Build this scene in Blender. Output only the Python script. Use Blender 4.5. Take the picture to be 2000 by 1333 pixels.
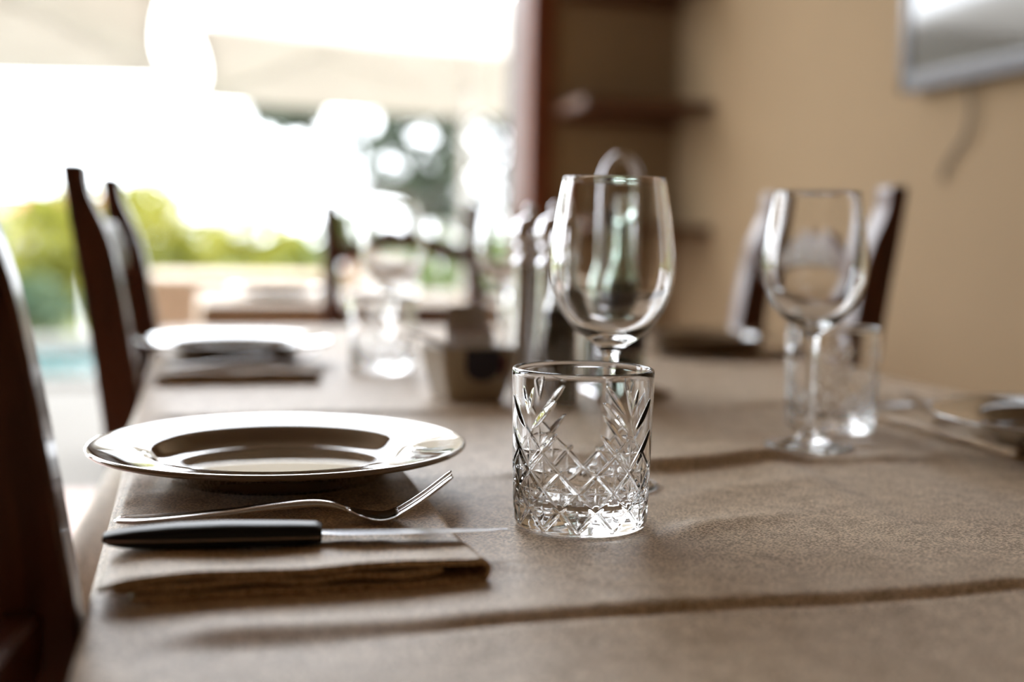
import bpy, bmesh, math, random
from math import sin, cos, pi, radians, sqrt, exp
from mathutils import Vector, Matrix, noise

for o in list(bpy.data.objects):
    bpy.data.objects.remove(o)
SC = bpy.context.scene
COL = SC.collection

# ------------------------------------------------------------------ camera, sky, exposure
TOP = 0.75                                   # table height
cam = bpy.data.cameras.new('camera')
cam.sensor_width = 36.0
cam.lens = 43.2
cam.clip_start = 0.02
cam.clip_end = 500
cam.dof.use_dof = True
cam.dof.focus_distance = 0.722
cam.dof.aperture_fstop = 2.5
cam.dof.aperture_blades = 0
cam_o = bpy.data.objects.new('camera', cam)
COL.objects.link(cam_o)
cam_o.matrix_world = (Matrix.Translation((0, 0, TOP + 0.173)) @ Matrix.Rotation(radians(-15.0), 4, 'Z')
                      @ Matrix.Rotation(radians(90 - 4.85), 4, 'X') @ Matrix.Rotation(radians(1.0), 4, 'Z'))
SC.camera = cam_o

w = bpy.data.worlds.new('sky')
SC.world = w
w.use_nodes = True
bgn = w.node_tree.nodes['Background']
bgn.inputs[0].default_value = (0.91, 0.95, 1.0, 1)
bgn.inputs[1].default_value = 7.8
w.cycles.sampling_method = 'MANUAL'
w.cycles.sample_map_resolution = 256

SC.view_settings.view_transform = 'Standard'
SC.view_settings.look = 'None'
SC.view_settings.gamma = 1
SC.view_settings.use_curve_mapping = False
SC.view_settings.exposure = 0.17
cy = SC.cycles
cy.use_denoising = True
cy.max_bounces = 20
cy.diffuse_bounces = 6
cy.glossy_bounces = 6
cy.transmission_bounces = 20
cy.transparent_max_bounces = 12
cy.sample_clamp_indirect = 12
cy.blur_glossy = 0.3

random.seed(7)

# ------------------------------------------------------------------ materials
def new_mat(name):
    m = bpy.data.materials.new(name)
    m.use_nodes = True
    nt = m.node_tree
    return m, nt, nt.nodes['Principled BSDF']

def N(nt, t, **kw):
    n = nt.nodes.new(t)
    for k, v in kw.items():
        if k.startswith('i_'):
            n.inputs[k[2:].replace('_', ' ')].default_value = v
        else:
            setattr(n, k, v)
    return n

def c4(c):
    return (c[0], c[1], c[2], 1)

def plain(name, col, rough=0.5, metal=0.0, spec=0.5, var=0.06, scale=30, bump=0.0, coat=0.0):
    m, nt, b = new_mat(name)
    tc = N(nt, 'ShaderNodeTexCoord')
    nz = N(nt, 'ShaderNodeTexNoise')
    nz.inputs['Scale'].default_value = scale
    nz.inputs['Detail'].default_value = 4
    nt.links.new(tc.outputs['Object'], nz.inputs['Vector'])
    mx = N(nt, 'ShaderNodeMix', data_type='RGBA')
    mx.inputs[6].default_value = c4([max(0, x * (1 - var)) for x in col])
    mx.inputs[7].default_value = c4([min(1, x * (1 + var)) for x in col])
    nt.links.new(nz.outputs['Fac'], mx.inputs[0])
    nt.links.new(mx.outputs[2], b.inputs['Base Color'])
    b.inputs['Roughness'].default_value = rough
    b.inputs['Metallic'].default_value = metal
    b.inputs['Specular IOR Level'].default_value = spec
    b.inputs['Coat Weight'].default_value = coat
    b.inputs['Coat Roughness'].default_value = 0.03
    if bump:
        bp = N(nt, 'ShaderNodeBump')
        bp.inputs['Strength'].default_value = bump
        bp.inputs['Distance'].default_value = 0.002
        nt.links.new(nz.outputs['Fac'], bp.inputs['Height'])
        nt.links.new(bp.outputs['Normal'], b.inputs['Normal'])
    return m

def wood(name, dark, light, rough=0.3, scale=(4, 4, 0.8), coat=0.35):
    m, nt, b = new_mat(name)
    tc = N(nt, 'ShaderNodeTexCoord')
    mp = N(nt, 'ShaderNodeMapping')
    mp.inputs['Scale'].default_value = scale
    nz = N(nt, 'ShaderNodeTexNoise')
    nz.inputs['Scale'].default_value = 14
    nz.inputs['Detail'].default_value = 6
    nz.inputs['Distortion'].default_value = 0.6
    nt.links.new(tc.outputs['Object'], mp.inputs['Vector'])
    nt.links.new(mp.outputs['Vector'], nz.inputs['Vector'])
    cr = N(nt, 'ShaderNodeValToRGB')
    cr.color_ramp.elements[0].position = 0.35
    cr.color_ramp.elements[0].color = c4(dark)
    cr.color_ramp.elements[1].position = 0.7
    cr.color_ramp.elements[1].color = c4(light)
    nt.links.new(nz.outputs['Fac'], cr.inputs['Fac'])
    nt.links.new(cr.outputs['Color'], b.inputs['Base Color'])
    b.inputs['Roughness'].default_value = rough
    b.inputs['Coat Weight'].default_value = coat * 0.6
    b.inputs['Specular IOR Level'].default_value = 0.35
    b.inputs['Coat Roughness'].default_value = 0.12
    return m

def cloth_mat(name, dark, light, speck=950.0):
    m, nt, b = new_mat(name)
    tc = N(nt, 'ShaderNodeTexCoord')
    mp = N(nt, 'ShaderNodeMapping')
    mp.inputs['Scale'].default_value = (0.62, 1.0, 1.0)
    nt.links.new(tc.outputs['Object'], mp.inputs['Vector'])
    n1 = N(nt, 'ShaderNodeTexNoise')
    n1.inputs['Scale'].default_value = speck
    n1.inputs['Detail'].default_value = 2
    nt.links.new(mp.outputs['Vector'], n1.inputs['Vector'])
    n2 = N(nt, 'ShaderNodeTexNoise')
    n2.inputs['Scale'].default_value = 60
    n2.inputs['Detail'].default_value = 3
    nt.links.new(tc.outputs['Object'], n2.inputs['Vector'])
    ad = N(nt, 'ShaderNodeMath', operation='MULTIPLY_ADD')
    ad.inputs[1].default_value = 0.25
    nt.links.new(n2.outputs['Fac'], ad.inputs[0])
    nt.links.new(n1.outputs['Fac'], ad.inputs[2])
    cr = N(nt, 'ShaderNodeValToRGB')
    cr.color_ramp.elements[0].position = 0.57
    cr.color_ramp.elements[0].color = c4(dark)
    cr.color_ramp.elements[1].position = 0.68
    cr.color_ramp.elements[1].color = c4(light)
    nt.links.new(ad.outputs[0], cr.inputs['Fac'])
    nt.links.new(cr.outputs['Color'], b.inputs['Base Color'])
    b.inputs['Roughness'].default_value = 0.48
    b.inputs['Specular IOR Level'].default_value = 0.32
    b.inputs['Sheen Weight'].default_value = 0.06
    b.inputs['Sheen Roughness'].default_value = 0.4
    bp = N(nt, 'ShaderNodeBump')
    bp.inputs['Strength'].default_value = 0.35
    bp.inputs['Distance'].default_value = 0.0006
    nt.links.new(n1.outputs['Fac'], bp.inputs['Height'])
    nt.links.new(bp.outputs['Normal'], b.inputs['Normal'])
    return m

def glass_mat(name, col=(1, 1, 1), ior=1.5, rough=0.0):
    m, nt, b = new_mat(name)
    nt.nodes.remove(b)
    g = N(nt, 'ShaderNodeBsdfGlass')
    g.inputs['Color'].default_value = c4(col)
    g.inputs['IOR'].default_value = ior
    g.inputs['Roughness'].default_value = rough
    nt.links.new(g.outputs[0], nt.nodes['Material Output'].inputs['Surface'])
    return m

def leaf_mat(name, a, b_, trans=0.35):
    m, nt, b = new_mat(name)
    nt.nodes.remove(b)
    tc = N(nt, 'ShaderNodeTexCoord')
    nz = N(nt, 'ShaderNodeTexNoise')
    nz.inputs['Scale'].default_value = 2.2
    nz.inputs['Detail'].default_value = 5
    nt.links.new(tc.outputs['Object'], nz.inputs['Vector'])
    cr = N(nt, 'ShaderNodeValToRGB')
    cr.color_ramp.elements[0].position = 0.38
    cr.color_ramp.elements[0].color = c4(a)
    cr.color_ramp.elements[1].position = 0.62
    cr.color_ramp.elements[1].color = c4(b_)
    nt.links.new(nz.outputs['Fac'], cr.inputs['Fac'])
    d = N(nt, 'ShaderNodeBsdfDiffuse')
    t = N(nt, 'ShaderNodeBsdfTranslucent')
    mx = N(nt, 'ShaderNodeMixShader')
    mx.inputs[0].default_value = trans
    nt.links.new(cr.outputs['Color'], d.inputs['Color'])
    nt.links.new(cr.outputs['Color'], t.inputs['Color'])
    nt.links.new(d.outputs[0], mx.inputs[1])
    nt.links.new(t.outputs[0], mx.inputs[2])
    nt.links.new(mx.outputs[0], nt.nodes['Material Output'].inputs['Surface'])
    return m

def tile_mat(name, a, b_, grout, size=0.3):
    m, nt, b = new_mat(name)
    tc = N(nt, 'ShaderNodeTexCoord')
    br = N(nt, 'ShaderNodeTexBrick')
    br.offset = 0.0
    br.inputs['Color1'].default_value = c4(a)
    br.inputs['Color2'].default_value = c4(b_)
    br.inputs['Mortar'].default_value = c4(grout)
    br.inputs['Scale'].default_value = 1.0
    br.inputs['Brick Width'].default_value = size
    br.inputs['Row Height'].default_value = size
    br.inputs['Mortar Size'].default_value = 0.006
    nt.links.new(tc.outputs['Object'], br.inputs['Vector'])
    nt.links.new(br.outputs['Color'], b.inputs['Base Color'])
    b.inputs['Roughness'].default_value = 0.35
    return m

M = {}
M['cloth'] = cloth_mat('beige damask cloth', (0.355, 0.245, 0.135), (0.86, 0.69, 0.50))
M['napkin'] = cloth_mat('beige napkin cloth', (0.36, 0.245, 0.125), (0.79, 0.60, 0.39))
M['porcelain'] = plain('taupe glazed stoneware', (0.22, 0.155, 0.095), 0.03, spec=0.7, var=0.03, coat=1.0)
M['glass'] = glass_mat('clear glass')
M['crystal'] = glass_mat('cut crystal', (1, 1, 1), 1.52)
M['green_glass'] = glass_mat('green bottle glass', (0.90, 0.95, 0.92))
M['vinegar'] = plain('dark vinegar', (0.012, 0.006, 0.004), 0.1)
M['oil'] = plain('olive oil dark', (0.03, 0.03, 0.012), 0.1)
M['steel'] = plain('polished steel', (0.72, 0.71, 0.72), 0.09, metal=1, var=0.03)
M['chrome'] = plain('chrome', (0.82, 0.81, 0.84), 0.10, metal=1, var=0.02)
M['blade'] = plain('brushed blade steel', (0.40, 0.40, 0.42), 0.20, metal=1, var=0.05, scale=120)
M['black'] = plain('black plastic handle', (0.008, 0.008, 0.010), 0.42, var=0.1, spec=0.3)
M['tang'] = plain('knife tang metal', (0.42, 0.36, 0.32), 0.35, metal=0.6)
M['cap_black'] = plain('black cap', (0.01, 0.01, 0.014), 0.3)
M['chair_wood'] = wood('dark mahogany chair wood', (0.065, 0.016, 0.006), (0.125, 0.033, 0.012), 0.32)
M['frame_wood'] = wood('reddish door frame wood', (0.11, 0.026, 0.006), (0.16, 0.040, 0.010), 0.55, coat=0.0)
M['shelf_wood'] = wood('dark shelf wood', (0.07, 0.028, 0.012), (0.12, 0.05, 0.02), 0.55, scale=(0.8, 4, 4), coat=0.0)
M['seat_straw'] = plain('woven straw seat', (0.42, 0.28, 0.12), 0.7, var=0.25, scale=90, bump=0.5)
M['wall'] = plain('ochre plaster', (0.27, 0.182, 0.096), 0.85, var=0.10, scale=2.2, bump=0.1)
M['jamb'] = plain('pale rose plaster', (0.085, 0.062, 0.056), 0.6, var=0.06, scale=5)
M['ceiling'] = plain('cream ceiling paint', (0.40, 0.33, 0.25), 0.9, var=0.03)
M['floor'] = tile_mat('terracotta floor tile', (0.46, 0.27, 0.21), (0.52, 0.32, 0.25), (0.40, 0.33, 0.28))
M['paving'] = plain('pale terrace paving', (0.23, 0.215, 0.195), 0.8, var=0.08, scale=3)
M['lawn'] = plain('garden ground', (0.22, 0.26, 0.10), 0.9, var=0.3, scale=2)
M['pool_tile'] = plain('turquoise pool tile', (0.10, 0.42, 0.48), 0.4, var=0.1, scale=6)
M['coping'] = plain('pool edge stone', (0.26, 0.25, 0.23), 0.7)
M['tv_plastic'] = plain('grey glossy tv frame', (0.10, 0.10, 0.115), 0.16, spec=0.8)
M['tv_screen'] = plain('dark tv screen', (0.012, 0.013, 0.016), 0.09, spec=1.0, var=0.02, coat=1.0)
M['cable'] = plain('black cable rubber', (0.03, 0.025, 0.022), 0.5)
M['white_paint'] = plain('white paint', (0.75, 0.75, 0.72), 0.5)
M['pole'] = plain('cream painted pole', (0.62, 0.58, 0.52), 0.4)
M['canvas'] = leaf_mat('cream parasol canvas', (0.56, 0.52, 0.465), (0.59, 0.55, 0.495), 0.45)
M['paper'] = plain('white sugar paper', (0.80, 0.77, 0.76), 0.5)
M['paper_brown'] = plain('brown sugar paper', (0.46, 0.39, 0.32), 0.6)
M['paper_rose'] = plain('rose sugar paper', (0.50, 0.40, 0.38), 0.6)
M['navy'] = plain('navy emblem print', (0.012, 0.010, 0.030), 0.35)
M['wine_red'] = plain('wine red emblem edge', (0.10, 0.018, 0.025), 0.35)
M['dish'] = plain('beige ceramic dish', (0.46, 0.39, 0.30), 0.25)
M['label_black'] = plain('black bottle label', (0.015, 0.015, 0.018), 0.5)
M['salt_body'] = plain('satin steel mill body', (0.55, 0.53, 0.52), 0.22, metal=1)
M['leaf_yellow'] = leaf_mat('yellow green leaves', (0.19, 0.20, 0.035), (0.40, 0.38, 0.075))
M['leaf_green'] = leaf_mat('fresh green leaves', (0.09, 0.15, 0.05), (0.22, 0.28, 0.09))
M['leaf_dark'] = leaf_mat('dark green leaves', (0.08, 0.13, 0.08), (0.18, 0.24, 0.15))
M['leaf_olive'] = leaf_mat('grey olive leaves', (0.06, 0.075, 0.055), (0.13, 0.15, 0.11), 0.2)
M['bark'] = plain('grey brown bark', (0.10, 0.08, 0.07), 0.9, var=0.3, scale=9)
M['roof'] = plain('red roof tile', (0.42, 0.14, 0.09), 0.8)
M['house'] = plain('pale house render', (0.55, 0.50, 0.45), 0.8)
M['window_dark'] = plain('house window dark', (0.05, 0.06, 0.07), 0.2)
M['pot'] = plain('terracotta pot', (0.36, 0.16, 0.09), 0.8)
M['soil'] = plain('soil', (0.05, 0.035, 0.025), 0.9)
wm, wnt, wb = new_mat('pool water')
wb.inputs['Base Color'].default_value = (0.045, 0.125, 0.13, 1)
wb.inputs['Roughness'].default_value = 0.08
wb.inputs['Specular IOR Level'].default_value = 0.15
wn = N(wnt, 'ShaderNodeTexNoise')
wn.inputs['Scale'].default_value = 5
wbp = N(wnt, 'ShaderNodeBump')
wbp.inputs['Strength'].default_value = 0.2
wbp.inputs['Distance'].default_value = 0.03
wnt.links.new(wn.outputs['Fac'], wbp.inputs['Height'])
wnt.links.new(wbp.outputs['Normal'], wb.inputs['Normal'])
M['water'] = wm

# ------------------------------------------------------------------ mesh helpers
def mesh(name, verts, faces, smooth=False):
    me = bpy.data.meshes.new(name)
    me.from_pydata([tuple(v) for v in verts], [], faces)
    me.update()
    if smooth:
        me.polygons.foreach_set('use_smooth', [True] * len(me.polygons))
    return me

def fix_normals(me):
    bm = bmesh.new()
    bm.from_mesh(me)
    bmesh.ops.recalc_face_normals(bm, faces=bm.faces)
    bm.to_mesh(me)
    bm.free()
    return me

def obj(name, me, mat, parent=None, loc=None, rotz=0.0):
    o = bpy.data.objects.new(name, me)
    COL.objects.link(o)
    if mat is not None and len(me.materials) == 0:
        me.materials.append(M[mat] if isinstance(mat, str) else mat)
    if parent is not None:
        o.parent = parent
    if loc is not None:
        o.location = loc
    if rotz:
        o.rotation_euler = (0, 0, rotz)
    return o

def tag(o, label, cat, group=None):
    o['label'] = label
    o['category'] = cat
    if group:
        o['group'] = group
    return o

def thing(name, label, cat, loc=(0, 0, 0), rotz=0.0, group=None):
    o = bpy.data.objects.new(name, None)
    o.empty_display_size = 0.05
    COL.objects.link(o)
    o.location = loc
    o.rotation_euler = (0, 0, rotz)
    return tag(o, label, cat, group)

def struct(name, me, mat):
    o = obj(name, me, mat)
    o['kind'] = 'structure'
    return o

def dup(root, loc, rotz=0.0, label=None):
    r = root.copy()
    COL.objects.link(r)
    r.location = loc
    r.rotation_euler = (0, 0, rotz)
    if label:
        r['label'] = label
    for ch in list(root.children):
        c = ch.copy()
        COL.objects.link(c)
        c.parent = r
        for g in list(ch.children):
            d = g.copy()
            COL.objects.link(d)
            d.parent = c
    return r

def box(x0, x1, y0, y1, z0, z1, bevel=0.0, seg=2, name='box'):
    bm = bmesh.new()
    bmesh.ops.create_cube(bm, size=1)
    for v in bm.verts:
        v.co = Vector(((x0 + x1) / 2 + v.co.x * (x1 - x0), (y0 + y1) / 2 + v.co.y * (y1 - y0), (z0 + z1) / 2 + v.co.z * (z1 - z0)))
    if bevel:
        bmesh.ops.bevel(bm, geom=bm.edges[:], offset=bevel, segments=seg, affect='EDGES', profile=0.5)
    me = bpy.data.meshes.new(name)
    bm.to_mesh(me)
    bm.free()
    return me

def join_meshes(parts, name='joined'):
    bm = bmesh.new()
    for p in parts:
        bm.from_mesh(p)
    me = bpy.data.meshes.new(name)
    bm.to_mesh(me)
    bm.free()
    return me

def lathe(profile, segs=64, closed_ends=True, name='lathe', smooth=True):
    """profile: list of (r, z) from one end to the other; r==0 at an end makes a pole."""
    verts, faces, rings = [], [], []
    for r, z in profile:
        if r < 1e-7:
            rings.append([len(verts)])
            verts.append((0, 0, z))
        else:
            base = len(verts)
            rings.append(list(range(base, base + segs)))
            for i in range(segs):
                a = 2 * pi * i / segs
                verts.append((r * cos(a), r * sin(a), z))
    for a, b in zip(rings[:-1], rings[1:]):
        if len(a) == 1 and len(b) == 1:
            continue
        for i in range(segs):
            j = (i + 1) % segs
            if len(a) == 1:
                faces.append((a[0], b[j], b[i]))
            elif len(b) == 1:
                faces.append((a[i], a[j], b[0]))
            else:
                faces.append((a[i], a[j], b[j], b[i]))
    return mesh(name, verts, faces, smooth)

def tube(path, radius, segs=10, name='tube', cap=True, flat=1.0):
    """round bar along a 3-D path; radius may be a list."""
    pts = [Vector(p) for p in path]
    n = len(pts)
    rad = radius if isinstance(radius, (list, tuple)) else [radius] * n
    verts, faces = [], []
    up = Vector((0, 0, 1))
    prev_n = None
    for i, p in enumerate(pts):
        t = (pts[min(i + 1, n - 1)] - pts[max(i - 1, 0)]).normalized()
        if prev_n is None:
            ref = up if abs(t.dot(up)) < 0.9 else Vector((1, 0, 0))
            nn = t.cross(ref).normalized()
        else:
            nn = (prev_n - t * prev_n.dot(t)).normalized()
        prev_n = nn
        bb = t.cross(nn).normalized()
        for k in range(segs):
            a = 2 * pi * k / segs
            verts.append(p + nn * (rad[i] * cos(a)) + bb * (rad[i] * flat * sin(a)))
    for i in range(n - 1):
        for k in range(segs):
            k2 = (k + 1) % segs
            faces.append((i * segs + k, i * segs + k2, (i + 1) * segs + k2, (i + 1) * segs + k))
    if cap:
        faces.append(tuple(reversed(range(segs))))
        faces.append(tuple(range((n - 1) * segs, n * segs)))
    return fix_normals(mesh(name, verts, faces, True))

def loft(sections, name='loft', smooth=True):
    """sections: list of equal-length point rings; capped at both ends."""
    verts, faces = [], []
    k = len(sections[0])
    for s in sections:
        verts += [tuple(p) for p in s]
    for i in range(len(sections) - 1):
        for a in range(k):
            b = (a + 1) % k
            faces.append((i * k + a, i * k + b, (i + 1) * k + b, (i + 1) * k + a))
    faces.append(tuple(reversed(range(k))))
    faces.append(tuple(range((len(sections) - 1) * k, len(sections) * k)))
    return fix_normals(mesh(name, verts, faces, smooth))

def auto_smooth(me, angle=0.6):
    bm = bmesh.new()
    bm.from_mesh(me)
    for f in bm.faces:
        f.smooth = True
    for e in bm.edges:
        if len(e.link_faces) == 2 and e.calc_face_angle(0) > angle:
            e.smooth = False
    bm.to_mesh(me)
    bm.free()
    return me

def lerp(tab, x):
    if x <= tab[0][0]:
        return tab[0][1]
    for (a, va), (b, vb) in zip(tab[:-1], tab[1:]):
        if x <= b:
            t = (x - a) / (b - a)
            return va + (vb - va) * t
    return tab[-1][1]

def slerp(tab, x):
    """smooth (cosine eased Catmull-like) interpolation"""
    n = len(tab)
    if x <= tab[0][0]:
        return tab[0][1]
    if x >= tab[-1][0]:
        return tab[-1][1]
    for i in range(n - 1):
        a, va = tab[i]
        b, vb = tab[i + 1]
        if x <= b:
            h = b - a
            t = (x - a) / h
            m0 = (tab[i + 1][1] - tab[i - 1][1]) / (tab[i + 1][0] - tab[i - 1][0]) if i > 0 else (vb - va) / h
            m1 = (tab[i + 2][1] - tab[i][1]) / (tab[i + 2][0] - tab[i][0]) if i + 2 < n else (vb - va) / h
            t2, t3 = t * t, t * t * t
            return (2 * t3 - 3 * t2 + 1) * va + (t3 - 2 * t2 + t) * h * m0 + (-2 * t3 + 3 * t2) * vb + (t3 - t2) * h * m1

def nz2(x, y, s, seed=0.0):
    return noise.noise(Vector((x * s + seed, y * s - seed, seed * 0.37)))

def g(u, s):
    return exp(-(u / s) ** 2)

def sstep(a, b, x):
    t = max(0.0, min(1.0, (x - a) / (b - a)))
    return t * t * (3 - 2 * t)

# ------------------------------------------------------------------ the room
XR, YF, XL, YB, ZC = 1.73, 4.20, -2.6, -2.6, 3.35
OPEN_L, OPEN_R, OPEN_T = -2.4, 1.19, 3.12
struct('floor', box(XL - 0.2, XR + 0.2, YB - 0.2, YF + 0.30, -0.12, 0.0), 'floor')
struct('ceiling', box(XL - 0.2, XR + 0.2, YB - 0.2, YF + 0.30, ZC, ZC + 0.15), 'ceiling')
struct('wall_right', box(XR, XR + 0.2, YB - 0.2, YF + 0.30, 0.0, ZC), 'wall')
WY0, WY1 = 2.8, 4.05
struct('wall_left', join_meshes([box(XL - 0.2, XL, YB - 0.2, WY0, 0.0, ZC), box(XL - 0.2, XL, WY0, WY1, OPEN_T, ZC), box(XL - 0.2, XL, WY1, YF + 0.30, 0.0, ZC)]), 'wall')
struct('wall_back', box(XL, XR, YB - 0.2, YB, 0.0, ZC), 'wall')
far_wall = join_meshes([
    box(1.255, XR, YF, YF + 0.30, 0, ZC),
    box(OPEN_L - 0.1, 1.255, YF, YF + 0.30, OPEN_T + 0.09, ZC),
    box(XL, OPEN_L - 0.1, YF, YF + 0.30, 0, ZC)])
struct('wall_far', far_wall, 'wall')
struct('trim_1', box(1.172, 1.26, YF - 0.012, YF + 0.11, 0, OPEN_T + 0.09, 0.006), 'frame_wood')
struct('trim_2', box(OPEN_L - 0.1, OPEN_L - 0.02, YF - 0.012, YF + 0.11, 0, OPEN_T + 0.09, 0.006), 'frame_wood')
struct('trim_3', box(OPEN_L - 0.02, 1.172, YF - 0.012, YF + 0.11, OPEN_T, OPEN_T + 0.09, 0.006), 'frame_wood')
# plastered reveal on the outside of the frame, with a ragged rendered edge
def reveal():
    verts, faces = [], []
    n = 60
    for i in range(n + 1):
        z = (OPEN_T + 0.09) * i / n
        e = 0.008 * nz2(z, 0.3, 9, 2.0) + 0.004 * nz2(z, 0.9, 31, 5.0)
        for (x, y) in ((1.176 + e, YF + 0.325), (1.176 + e, YF + 0.30), (1.180, YF + 0.112), (1.26, YF + 0.112), (1.26, YF + 0.325)):
            verts.append((x, y, z))
    for i in range(n):
        for k in range(5):
            k2 = (k + 1) % 5
            faces.append((i * 5 + k, i * 5 + k2, (i + 1) * 5 + k2, (i + 1) * 5 + k))
    faces.append(tuple(range(5)))
    faces.append(tuple(range(n * 5, n * 5 + 5)))
    return fix_normals(mesh('reveal', verts, faces))
struct('trim_4', reveal(), 'jamb')

# ------------------------------------------------------------------ outdoors: ground, pool
PX0, PX1, PY0, PY1 = -7.0, -0.45, 8.1, 10.8
terr = join_meshes([
    box(-14, 14, YF + 0.30, PY0, -0.15, -0.03), box(-14, XL - 0.2, -6, YF + 0.30, -0.15, -0.03),
    box(PX1, 14, PY0, PY1, -0.15, -0.03),
    box(-14, PX0, PY0, PY1, -0.15, -0.03),
    box(-14, 14, PY1, 11.6, -0.15, -0.03)])
o = struct('terrace_paving', terr, 'paving')
o = struct('garden_ground', box(-90, 90, 11.6, 160, -0.4, -0.06), 'lawn')
pool = thing('swimming_pool', 'turquoise swimming pool sunk in the pale terrace', 'pool', (0, 0, 0))
obj('basin', join_meshes([box(PX0, PX1, PY0, PY1, -1.5, -1.4), box(PX0 - 0.05, PX0, PY0, PY1, -1.4, -0.16), box(PX1, PX1 + 0.05, PY0, PY1, -1.4, -0.16),
                          box(PX0, PX1, PY0 - 0.05, PY0, -1.4, -0.16), box(PX0, PX1, PY1, PY1 + 0.05, -1.4, -0.16)]), 'pool_tile', pool)
obj('water', mesh('water', [(PX0, PY0, -0.10), (PX1, PY0, -0.10), (PX1, PY1, -0.10), (PX0, PY1, -0.10)], [(0, 1, 2, 3)]), 'water', pool)
obj('coping', join_meshes([box(PX0 - 0.3, PX1 + 0.3, PY0 - 0.3, PY0, -0.03, 0.015), box(PX0 - 0.3, PX1 + 0.3, PY1, PY1 + 0.3, -0.03, 0.015),
                           box(PX0 - 0.3, PX0, PY0, PY1, -0.03, 0.015), box(PX1, PX1 + 0.3, PY0, PY1, -0.03, 0.015)]), 'coping', pool)

# ------------------------------------------------------------------ tablecloth heightfield (main table)
TX0, TX1, TY0, TY1 = -0.04, 0.88, 0.27, 2.30

def cloth_h(x, y):
    h = 0.0010 + 0.0013 * nz2(x, y, 5.5, 1.0) + 0.0011 * nz2(x, y, 13, 4.0) + 0.0004 * nz2(x, y, 30, 6.0)
    # fold A: sharp valley with a raised near lip
    ya = 0.512 + 0.004 * nz2(x, 0, 6, 3.0)
    u = y - ya
    right = sstep(0.04, 0.14, x)
    if u >= 0:
        h += right * (0.0040 + 0.0014 * nz2(x, 0.2, 4, 5.0)) * sstep(0.0, 0.012, u) * exp(-max(0, u - 0.012) / 0.045)
    else:
        h += right * (0.0026 * sstep(0.0, -0.003, u) * exp(u / 0.03))
    h -= right * 0.0010 * g(u, 0.003)
    left = 1 - sstep(0.03, 0.13, x)
    u2 = y - (0.528 + 0.006 * nz2(x, 1, 9, 8.0))
    h += left * sstep(-0.03, 0.02, x) * 0.0055 * (sstep(-0.022, 0.0, u2) if u2 < 0 else exp(-u2 / 0.03))
    # fold B: ridge falling steeply to the near side
    yb = 0.845 + 0.020 * sstep(0.30, 0.45, x) - 0.03 * sstep(0.46, 0.75, x)
    u = y - yb
    amp = 0.0022 + 0.0068 * sstep(0.2, 0.30, x) * (1 - 0.62 * sstep(0.44, 0.49, x))
    h += amp * (sstep(-0.020, 0.0, u) if u < 0 else exp(-u / 0.075))
    # folds C, D, E
    for yc, a in ((1.160, 0.0046), (1.49, 0.0030), (1.82, 0.003), (2.12, 0.002)):
        u = y - yc - 0.006 * nz2(x, yc, 5, 9.0)
        h += a * (sstep(-0.018, 0.0, u) if u < 0 else exp(-u / 0.06))
    # lengthwise centre fold
    xc = 0.42 + 0.12 * (y - 0.70) * (1 - sstep(0.80, 0.95, y))
    u = x - xc
    h += (0.0014 + 0.0026 * g(y - 0.80, 0.14)) * (sstep(0.03, 0.0, u) if u > 0 else exp(u / 0.04))
    # small dents and pulls round the tumbler
    h += 0.0034 * g((y - 0.650) - 0.25 * (x - 0.22), 0.014) * sstep(0.20, 0.25, x) * (1 - sstep(0.28, 0.42, x))
    h += 0.0034 * g((x - 0.168) + 0.9 * (y - 0.60), 0.010) * g(y - 0.61, 0.045)
    h += 0.0022 * g((y - 0.765) - 0.15 * (x - 0.33), 0.02) * sstep(0.26, 0.32, x) * (1 - sstep(0.40, 0.5, x))
    h += 0.0016 * g((x - 0.55) - 0.6 * (y - 0.6), 0.018) * g(y - 0.66, 0.1)
    # flatten where things stand
    for (px, py, pr) in FLATS:
        d2 = ((x - px) ** 2 + (y - py) ** 2)
        if d2 < (pr * 1.8) ** 2:
            k = 1 - sstep(pr * 0.9, pr * 1.7, sqrt(d2))
            h = h * (1 - k) + 0.0010 * k
    return max(0.0, h)

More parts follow.
